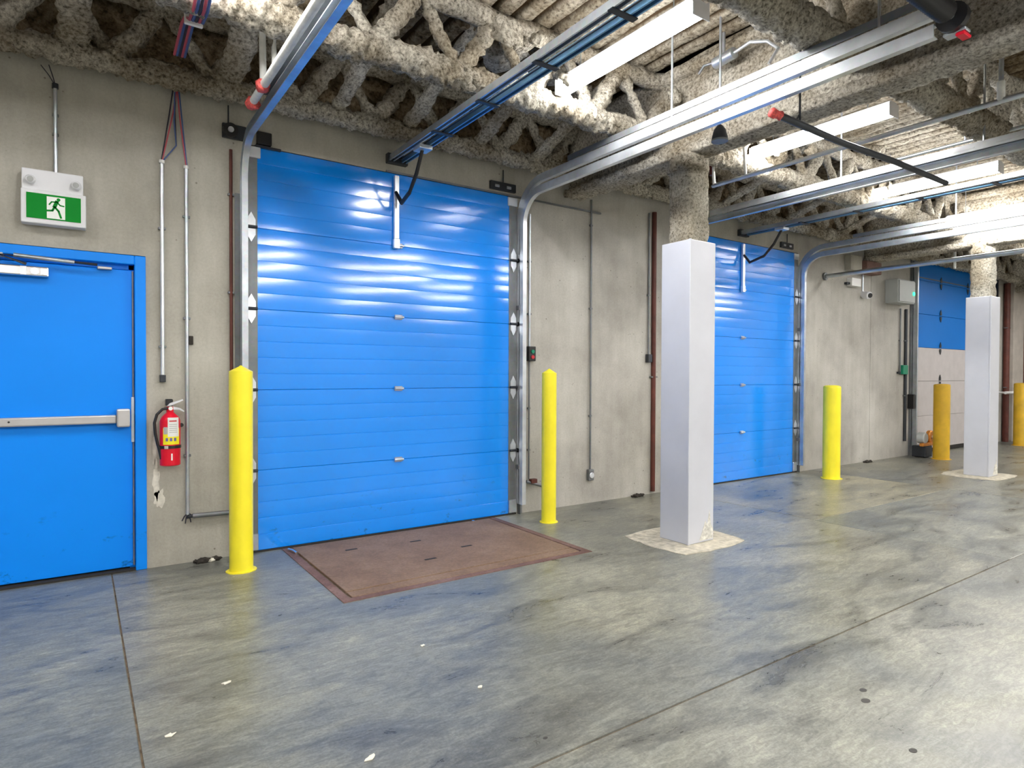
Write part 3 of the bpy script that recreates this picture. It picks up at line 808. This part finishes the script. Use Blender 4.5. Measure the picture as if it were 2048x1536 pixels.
# ------------------------------------------------------------------ CONDUITS AND WIRES
t = root('sign_conduit', (-.112, -.02, 0)); tag(t, 'thin grey conduit feeding the exit sign from above', 'conduit')
pipe('tube', [(0, 0, 2.56), (0, 0, 3.10)], .011, 'galv', t); disc('coupling', (0, 0, 3.09), (0, 0, 1), .017, .03, 'steel_dark', t, 12)
pipe('wire', [(0, 0, 3.11), (-.03, -.01, 3.16), (-.07, -.02, 3.21)], .003, 'wire_black', t, 5); pipe('wire', [(0, 0, 3.11), (-.01, -.02, 3.15), (-.03, -.05, 3.21)], .003, 'wire_black', t, 5)
for z in (2.80, 2.92): disc('clip', (0, .01, z), (0, 0, 1), .017, .014, 'galv_dull', t, 10)
def wall_conduit(x, z0, z1, r, label, mat='galv', clips=(), name='wall_conduit', cap=None):
    t = root(name, (x, -.02, 0)); tag(t, label, 'conduit')
    pipe('tube', [(0, 0, z0), (0, 0, z1)], r, mat, t)
    for z in clips: box('clip', -r*1.9, r*1.9, -r*.6, .018, z-.008, z+.008, 'galv_dull', t, .002, 1)
    return t
a = wall_conduit(.465, 1.30, 2.75, .012, 'short pale conduit ending above the fire extinguisher, wires in its top', 'galv_bright', (1.5, 2.3))
box('end_fitting', -.018, .018, -.018, .018, 1.26, 1.31, 'steel_dark', a, .004)
disc('bushing', (0, 0, 2.74), (0, 0, 1), .017, .02, 'label_white', a, 12)
a = wall_conduit(.612, .34, 2.74, .012, 'long pale conduit down the wall right of the fire extinguisher', 'galv', (.75, 1.7, 2.4))
disc('bushing', (0, 0, 2.73), (0, 0, 1), .017, .02, 'label_white', a, 12)
box('knockout', .014, .04, -.002, .016, 1.52, 1.58, 'dirt', a, .003)
bm = bmesh.new(); 
for q in ((-.035, -.03), (-.015, -.05), (.02, -.045), (.045, -.02)): tube(bm, [(0, 0, .35), (q[0]*.6, -.01, .34+q[1]*.3), (q[0], -.005, .33+q[1])], .004, 5)
obj('frayed_ends', bm, 'wire_black', a)
t = root('wire_bundle', (.55, -.06, 3.2)); tag(t, 'red and blue wires dropping from the ceiling into two open conduits', 'wires', 'ceiling wires')
for (c, pts) in (('wire_red', [(.0, 0, .04), (-.02, 0, -.12), (-.085, .035, -.455)]), ('wire_blue', [(-.01, -.01, .04), (-.015, 0, -.18), (.0, .02, -.33), (-.085, .035, -.455)]), ('wire_black', [(-.02, 0, .04), (-.045, 0, -.15), (-.088, .035, -.45)]),
                 ('wire_red', [(.005, 0, .04), (.02, 0, -.15), (.062, .035, -.46)]), ('wire_blue', [(.015, 0, .04), (.035, 0, -.18), (.066, .035, -.46)]), ('wire_black', [(.0, .01, .04), (-.01, 0, -.10), (-.006, .01, -.2), (.0, .02, -.33)])):
    pipe('wire', pts, .0045, c, t, 6)
t = root('wire_bundle', (.52, -1.05, 3.3)); tag(t, 'taped bunch of red and blue wires strapped under the second joist', 'wires', 'ceiling wires')
for k in range(5):
    pipe('wire', [(-.03+k*.014, .55, -.02), (-.03+k*.014, .2, .02), (-.03+k*.014, .04, -.02+.0), (-.03+k*.016, -.1, -.10), (-.03+k*.016, -.25, -.11), (-.03+k*.016, -.45, -.05)], .008, ('wire_red', 'wire_blue', 'wire_black', 'wire_red', 'wire_blue')[k], t, 6)
box('strap', -.045, .045, -.03, -.01, -.09, -.02, 'label_white', t, .003, 1)
wall_conduit(.94, 1.10, 2.92, .011, 'dark red pipe beside the left track of the nearest door', 'redbrown', (1.9, 2.6), 'red_pipe').location.x = .896
a = wall_conduit(4.30, .345, 3.11, .010, 'thin grey conduit dropping to the round outlet between the two blue doors', 'galv_dull', (.9, 2.0, 2.85))
t = root('wall_outlet', (4.30, 0, .29)); tag(t, 'small pale outlet box at the foot of the thin conduit', 'outlet')
box('outlet_box', -.035, .035, -.045, 0, -.055, .06, 'galv_dull', t, .008); disc('cover', (.0, -.045, 0), (0, -1, 0), .03, .008, 'galv_bright', t, 16, .003)
a = wall_conduit(3.525, .32, 1.46, .008, 'thin conduit below the push-button station', 'galv_dull', (.6, 1.0))
a = wall_conduit(3.525, 1.585, 2.85, .011, 'grey conduit above the push-button station', 'galv', (1.9, 2.4))
t = root('push_button_station', (3.535, 0, 1.52)); tag(t, 'small black button box with green and red buttons right of the nearest door', 'switch')
box('case', -.04, .04, -.06, 0, -.07, .07, 'black', t, .006)
disc('green_button', (0, -.06, .02), (0, -1, 0), .018, .01, 'green_btn', t, 14); disc('red_button', (0, -.06, -.032), (0, -1, 0), .018, .01, 'red_btn', t, 14)
t = root('low_pipe', (.64, -.04, .33)); tag(t, 'short grey pipe low on the wall left of the nearest door', 'pipe')
pipe('tube', [(0, 0, 0), (.30, 0, -.006)], .017, 'galv_dull', t); pipe('elbow', [(-.03, .03, -.01), (0, 0, 0), (.04, 0, 0)], .012, 'steel_dark', t)
t = root('low_pipe', (3.43, -.04, .29)); tag(t, 'short grey pipe behind the bollard right of the nearest door', 'pipe')
pipe('tube', [(.06, .01, .01), (.25, -.02, -.05)], .015, 'galv_dull', t); box('fitting', .10, .17, -.02, .03, -.01, .03, 'redbrown', t, .004, 1)
a = wall_conduit(5.22, .03, 3.12, .026, 'brown pipe on the wall behind the nearer white column', 'redbrown', (1.3,), 'brown_pipe')
a = wall_conduit(5.14, 1.55, 3.1, .010, 'thin conduit beside the brown pipe near the nearer column', 'galv_dull', (2.2,))
box('switch_box', -.03, .03, -.03, .02, 1.46, 1.55, 'steel_dark', a, .005)

# ------------------------------------------------------------------ FIRE EXTINGUISHER
t = root('fire_extinguisher', (.50, -.095, .70)); tag(t, 'red fire extinguisher hung on the concrete wall beside the exit door', 'extinguisher')
bm = bmesh.new(); r_ = .062
tube(bm, [(0, 0, 0), (0, 0, .006), (0, 0, .30), (0, 0, .325), (0, 0, .345), (0, 0, .36)], [r_-.008, r_, r_, r_*.85, r_*.55, r_*.32], 28); smart(obj('cylinder', bm, 'red', t), 40)
bm = bmesh.new(); tube(bm, [(0, 0, .36), (0, 0, .395)], .022, 16); obj('valve_neck', bm, 'red', t)
def wrap(name, z0, z1, a0, a1, mat, rr=.0625, th=.0012, parent=None):
    bm = bmesh.new(); n = 10; A = []; 
    for k in range(n+1):
        a = math.radians(a0+(a1-a0)*k/n); A.append((math.sin(a), -math.cos(a)))
    ins = [[bm.verts.new((x*rr, y*rr, z)) for z in (z0, z1)] for x, y in A]; out = [[bm.verts.new((x*(rr+th), y*(rr+th), z)) for z in (z0, z1)] for x, y in A]
    for k in range(n):
        bm.faces.new((out[k][0], out[k+1][0], out[k+1][1], out[k][1])); bm.faces.new((ins[k][0], ins[k][1], ins[k+1][1], ins[k+1][0]))
        for e in (0, 1): bm.faces.new((ins[k][e], ins[k+1][e], out[k+1][e], out[k][e]))
    for k in (0, n): bm.faces.new((ins[k][0], out[k][0], out[k][1], ins[k][1]))
    return obj(name, bm, mat, parent or t)
ly = wrap('yellow_label', .145, .255, -46, 50, 'label_yellow'); lw = wrap('white_label', .198, .325, -18, 44, 'label_white', .0638)
wrap('grey_label', .215, .262, -42, -19, 'boxgrey', .0638)
for k in range(3): wrap('pictogram', .168, .190, -30+k*22, -16+k*22, 'print', .0638, parent=ly)
wrap('label_print', .298, .306, -10, 30, 'print_red', .0651, parent=lw)
for k in range(5): wrap('label_print', .225+k*.013, .229+k*.013, -10, 32, 'boxgrey', .0651, parent=lw)
wrap('strap', .118, .138, -100, 100, 'black', .063, .003); wrap('buckle', .118, .138, -35, -15, 'chrome', .066, .004)
wrap('numeral_one', .040, .085, -1, 7, 'label_white', .0625)
bm = bmesh.new(); tube(bm, [(-.012, -.01, .385), (-.045, -.01, .38), (-.078, -.01, .345), (-.092, -.01, .29), (-.088, -.01, .22), (-.075, -.01, .15), (-.066, -.01, .12)], [.009]*7, 10); smart(obj('hose', bm, 'black', t), 60)
bm = bmesh.new(); tube(bm, [(-.066, -.01, .13), (-.058, -.012, .09), (-.048, -.014, .05)], [.012, .012, .015], 12); obj('nozzle', bm, 'black', t)
bm = bmesh.new(); extrude_poly(bm, [(-.02, -.012, .40), (.0, -.012, .42), (.075, -.012, .445), (.078, -.012, .437), (.01, -.012, .405)], (0, .024, 0)); obj('top_lever', bm, 'galv_bright', t)
bm = bmesh.new(); extrude_poly(bm, [(-.02, -.012, .385), (.02, -.012, .395), (.06, -.012, .385), (.085, -.012, .365), (.082, -.012, .358), (.055, -.012, .374), (.0, -.012, .378)], (0, .024, 0)); obj('handle', bm, 'galv_bright', t)
disc('gauge', (.0, -.03, .385), (0, -1, 0), .013, .008, 'label_white', t, 14)
box('wall_hook', -.02, .02, .02, .093, .40, .445, 'black', t, .004, 1); disc('inspection_tag', (.066, -.01, .27), (0, -1, 0), .014, .003, 'black', t, 12)

# ------------------------------------------------------------------ CEILING PIPES
def ypipe(name, x, z, y0, y1, r, mat, label, cat='pipe', drops=(), dropz=3.75, red=()):
    t = root(name, (x, 0, z)); tag(t, label, cat)
    pipe('tube', [(0, y0, 0), (0, y1, 0)], r, mat, t, 10)
    for y in drops: pipe('riser', [(0, y, 0), (0, y, dropz-z)], r*.8, mat, t, 8)
    for y in red:
        o = rough_tube('coupling', [(0, y-.03, 0), (0, y+.03, 0)], r*1.5, 'red_tape', t, 10, .012, .012, 7)
    return t
t = ypipe('sprinkler_pipe', .90, 3.02, -4.2, -.66, .024, 'pipewhite', 'white sprinkler pipe with red couplings beside the left door track', red=(-.70, -.98))
pipe('riser', [(0, -.98, 0), (0, -.96, .28), (0, -.95, .48)], .020, 'pipewhite', t); pipe('riser_top', [(0, -.955, .38), (0, -.95, .52)], .026, 'redbrown', t)
t = root('hanger_wire', (.93, -1.10, 3.14)); tag(t, 'white foam-spattered hanger wire beside the left door track', 'wire')
rough_tube('strand', [(0, 0, -.06), (0, -.02, .3), (0, -.03, .58)], .011, 'pipewhite', t, 8, .03, .006, 9)
t = ypipe('branch_pipe', 4.72, 3.04, -4.4, -1.2, .018, 'galv', 'pale pipe starting behind the nearer column top and running under the deck', drops=(-3.4,))
pipe('riser', [(0, -1.22, 0), (0, -1.20, .20)], .015, 'pipewhite', t); pipe('riser', [(0, -1.55, .0), (0, -1.53, .25)], .012, 'pipewhite', t); pipe('joint', [(0, -1.19, .10), (0, -1.19, .22)], .022, 'redbrown', t)
pipe('sprinkler_head', [(0, -3.4, 0), (0, -3.4, .12)], .022, 'pipewhite', t)
ypipe('branch_pipe', 6.1, 3.29, -4.4, -2.1, .016, 'galv', 'second pale pipe under the deck, beyond the hanging dark rod', drops=(-2.7,))
ypipe('long_rail', 8.70, 2.735, -4.3, -.02, .030, 'galv', 'low grey pipe crossing in front of the farther column from a wall flange')
bm = bmesh.new(); tube(bm, [(8.70, 0, 2.735), (8.70, -.03, 2.735)], .055, 16); o = obj('pipe_flange', bm, 'galv_dull'); tag(o, 'round grey flange on the wall at the end of the low pipe', 'flange')
t = ypipe('thin_branch_pipe', 10.4, 3.30, -3.4, -.5, .017, 'pipewhite', 'thin white pipe above the low grey pipe near the farther column', drops=(-1.1,))
pipe('drop', [(0, -1.0, 0), (0, -1.0, -.42)], .016, 'pipewhite', t); pipe('joint', [(0, -.52, -.03), (0, -.42, -.03)], .028, 'redbrown', t)
# dark rod held under the tracks
t = root('hanging_rod', (0, -2.70, 2.88)); tag(t, 'dark grey rod with a red tip hanging below the girder', 'rod')
pipe('tube', [(3.44, 0, 0), (4.15, 0, -.012), (4.9, .01, .012), (5.74, 0, 0)], .021, 'steel_dark', t, 10)
rough_tube('red_tip', [(3.36, 0, .0), (3.45, 0, 0)], .032, 'red_tape', t, 10, .015, .014, 4)
pipe('hanger', [(3.66, 0, 0), (3.66, 0, .88)], .006, 'steel_dark', t, 6); pipe('hanger', [(3.60, 0, -.01), (3.66, 0, .06)], .006, 'steel_dark', t, 6)
# junction box, flex and pendant sensor
t = root('junction_box', (3.80, -2.02, 3.60)); tag(t, 'small grey junction box with flexible conduit under the deck', 'electrical box')
bm = bmesh.new(); tube(bm, [(-.0, -.09, 0), (.02, .09, 0)], .04, 14); smart(obj('body', bm, 'galv', t), 40)
pipe('flex_conduit', [(.0, -.09, 0), (.0, -.22, .02), (.02, -.34, -.02), (.02, -.42, -.10), (-.02, -.38, -.2)], .012, 'galv_bright', t, 8)
pipe('flex_conduit', [(.0, .09, 0), (-.02, .16, .0), (-.03, .2, -.05)], .010, 'galv_dull', t, 8); pipe('stem', [(0, 0, .03), (0, 0, .18)], .012, 'galv', t, 8)
t = root('pendant_sensor', (3.66, -2.10, 2.96)); tag(t, 'dark bell-shaped pendant hanging just below the nearer door track', 'sensor')
bm = bmesh.new(); tube(bm, [(0, 0, 0), (0, 0, .015), (0, 0, .07), (0, 0, .10)], [.055, .055, .04, .018], 18); smart(obj('bell', bm, 'steel_dark', t), 40)
pipe('chain', [(0, 0, .10), (.0, 0, .86)], .009, 'galv', t, 6); disc('rim', (0, 0, -.012), (0, 0, 1), .057, .012, 'galv_dull', t, 18)

# ------------------------------------------------------------------ WALL EQUIPMENT BEYOND THE SECOND DOOR
t = root('security_camera', (9.76, 0, 2.56)); tag(t, 'small white round camera on the far wall, dark lens facing the dock', 'camera')
disc('mount', (0, 0, 0), (0, -1, 0), .05, .03, 'white', t, 18); h_ = disc('body', (0, -.03, -.01), (-.35, -1, -.2), .055, .11, 'white', t, 20, .01)
disc('lens', (-.036, -.136, -.031), (-.35, -1, -.2), .036, .008, 'black', h_, 18)
pipe('cable', [(0, -.01, .04), (0, -.01, .25), (-.02, -.01, .5)], .010, 'galv', t, 6)
t = root('junction_box', (9.44, 0, 2.71)); tag(t, 'white square box on the far wall above the round camera', 'electrical box')
box('case', -.13, .13, -.08, 0, -.06, .06, 'label_white', t, .006); box('bracket', -.20, -.12, -.05, 0, -.04, -.01, 'steel_dark', t)
t = root('control_cabinet', (10.74, 0, 2.655)); tag(t, 'grey control cabinet with a green lamp left of the half-white door', 'control box')
box('case', -.28, .28, -.20, 0, -.18, .19, 'boxgrey', t, .01); box('cover', -.26, .26, -.215, -.20, -.16, .17, 'boxgrey', t, .004, 1)
disc('green_lamp', (.20, -.216, -.02), (0, -1, 0), .030, .012, 'green_led', t, 16)
wall_conduit(10.95, 1.35, 2.42, .012, 'thin conduit below the grey control cabinet', 'galv_dull', (1.9,))
a = wall_conduit(11.14, .25, 2.42, .024, 'thick dark conduit between the control cabinet and the far door', 'steel_dark', (1.0, 1.9))
t = root('push_button_station', (11.02, 0, 1.42)); tag(t, 'small dark green switch box left of the half-white door', 'switch')
box('case', -.06, .10, -.07, 0, -.07, .08, 'green_btn', t, .006); box('side_tab', -.14, -.06, -.03, 0, -.06, -.03, 'steel_dark', t)
t = root('door_track', (11.36, -.03, 0)); tag(t, 'grey steel upright track left of the half-white door', 'track')
sweep_profile_b = bmesh.new(); sweep_profile(sweep_profile_b, [((0, -.04, .15), (0, 1, 0), (1, 0, 0)), ((0, -.04, 3.5), (0, 1, 0), (1, 0, 0))], TP); obj('lower_rail', sweep_profile_b, 'galv', t)
box('wall_angle', -.05, .05, .0, .03, 0, 3.5, 'galv_dull', t); box('latch', -.10, -.04, -.07, .03, .78, 1.02, 'black', t, .006)
t = root('door_track', (14.76, -.03, 0)); tag(t, 'black upright track right of the half-white door', 'track')
sweep_profile_b = bmesh.new(); sweep_profile(sweep_profile_b, [((0, -.04, .1), (0, 1, 0), (1, 0, 0)), ((0, -.04, 3.5), (0, 1, 0), (1, 0, 0))], TP); obj('lower_rail', sweep_profile_b, 'steel_dark', t)
box('wall_angle', -.08, .14, .0, .03, 0, 3.5, 'black', t)
t = root('chain_hoist', (11.30, -.27, .22)); tag(t, 'orange and grey chain wheel low beside the half-white door', 'chain hoist')
box('base', -.14, .10, -.06, .15, -.21, -.03, 'steel_dark', t, .01); box('cross_bar', -.22, .26, -.06, .0, -.03, .02, 'brass', t, .008)
disc('wheel', (.17, .03, .10), (0, -1, 0), .11, .06, 'brass', t, 22, .015); disc('hub', (.17, -.035, .10), (0, -1, 0), .035, .02, 'label_white', t, 14)
disc('motor', (-.12, .05, .10), (0, -1, 0), .09, .11, 'boxgrey', t, 22, .015)
t = wall_conduit(15.35, 0, 3.2, .055, 'red-brown pipe right of the farther column', 'redbrown', (1.1, 2.3), 'brown_pipe'); t.location.y = -.065
t = wall_conduit(16.35, 0, 3.2, .055, 'red-brown pipe at the right edge, past the far pilaster', 'redbrown', (1.1, 2.3), 'brown_pipe'); t.location.y = -.065
o = box('pilaster', 15.55, 16.12, -.12, 0, 0, 3.3, 'column_wall', None, .01); tag(o, 'pale upright pilaster behind the farthest yellow bollard', 'pilaster', kind='structure')
t = root('guard_rail', (0, -.2, 1.0)); tag(t, 'white horizontal rail low on the far wall past the farther column', 'rail')
pipe('tube', [(14.9, 0, 0), (18.2, 0, 0)], .028, 'label_white', t, 10); pipe('post', [(15.0, 0, 0), (15.0, .18, 0)], .02, 'label_white', t, 8); pipe('post', [(18.0, 0, 0), (18.0, .18, 0)], .02, 'label_white', t, 8)

# ------------------------------------------------------------------ SMALL THINGS ON THE FLOOR
def scrap(x, y, s, label, mat='paper', name='paper_scrap', cat='scrap', seed=1):
    pts = []; n = 9
    for k in range(n):
        th = 2*math.pi*k/n; q = 1+.7*noise.noise(Vector((math.cos(th)*2+seed, math.sin(th)*2, seed*1.7)))
        pts.append((math.cos(th)*s*q, math.sin(th)*s*.7*q, 0))
    bm = bmesh.new(); extrude_poly(bm, pts, (0, 0, .003))
    for v in bm.verts: v.co.z += max(0, v.co.x)*.25
    o = obj(name, bm, mat, None, loc=(x, y, .0012)); return tag(o, label, cat, 'scraps on the floor')
scrap(.507, -2.034, .016, 'tiny pale scrap on the floor in front of the nearest left bollard', seed=2.3)
scrap(.264, -2.342, .015, 'tiny pale scrap on the floor right beside the long left joint', seed=5.1)
scrap(1.359, -2.167, .012, 'tiny pale scrap on the floor below the left corner of the dock plate', seed=3.4)
scrap(1.377, -2.676, .012, 'tiny cream scrap in the middle of the floor', seed=7.9)
scrap(.81, -2.888, .018, 'tiny pale scrap at the bottom edge of the floor', seed=9.2)
def debris(x, y, label, sx=.06, white=True, seed=1):
    t = root('debris_pile', (x, y, 0)); tag(t, label, 'debris', 'debris along the wall')
    for k in range(5):
        clump('lump', ((k-2)*sx*.35, -.01*(k % 2), .014), .014+.006*(k % 3), 'dirt', t, seed+k, (1.5, 1, .9))
    if white: clump('pale_lump', (sx*.35, -.02, .014), .016, 'paper', t, seed+9, (1.3, 1, .8))
    return t
debris(.72, -.06, 'black and white litter against the wall left of the nearest bollard', .09, True, 3)
debris(4.95, -.05, 'small dark litter against the wall left of the nearer column', .10, False, 13)
debris(9.85, -.06, 'small dark litter against the far wall below the round camera', .14, False, 23)
M['stain'] = plain('oil_stain', (.04, .037, .033), .6, vary=.3, scale=30)
for k, (x, y, s) in enumerate(((2.61, -3.66, .022), (2.69, -3.61, .018), (2.40, -3.93, .017), (1.38, -3.13, .010))):
    blob_patch('oil_stain', x, y, s, s*.7, -.002, .0030, 'stain', floor, k*2.7+1, 18, 0)
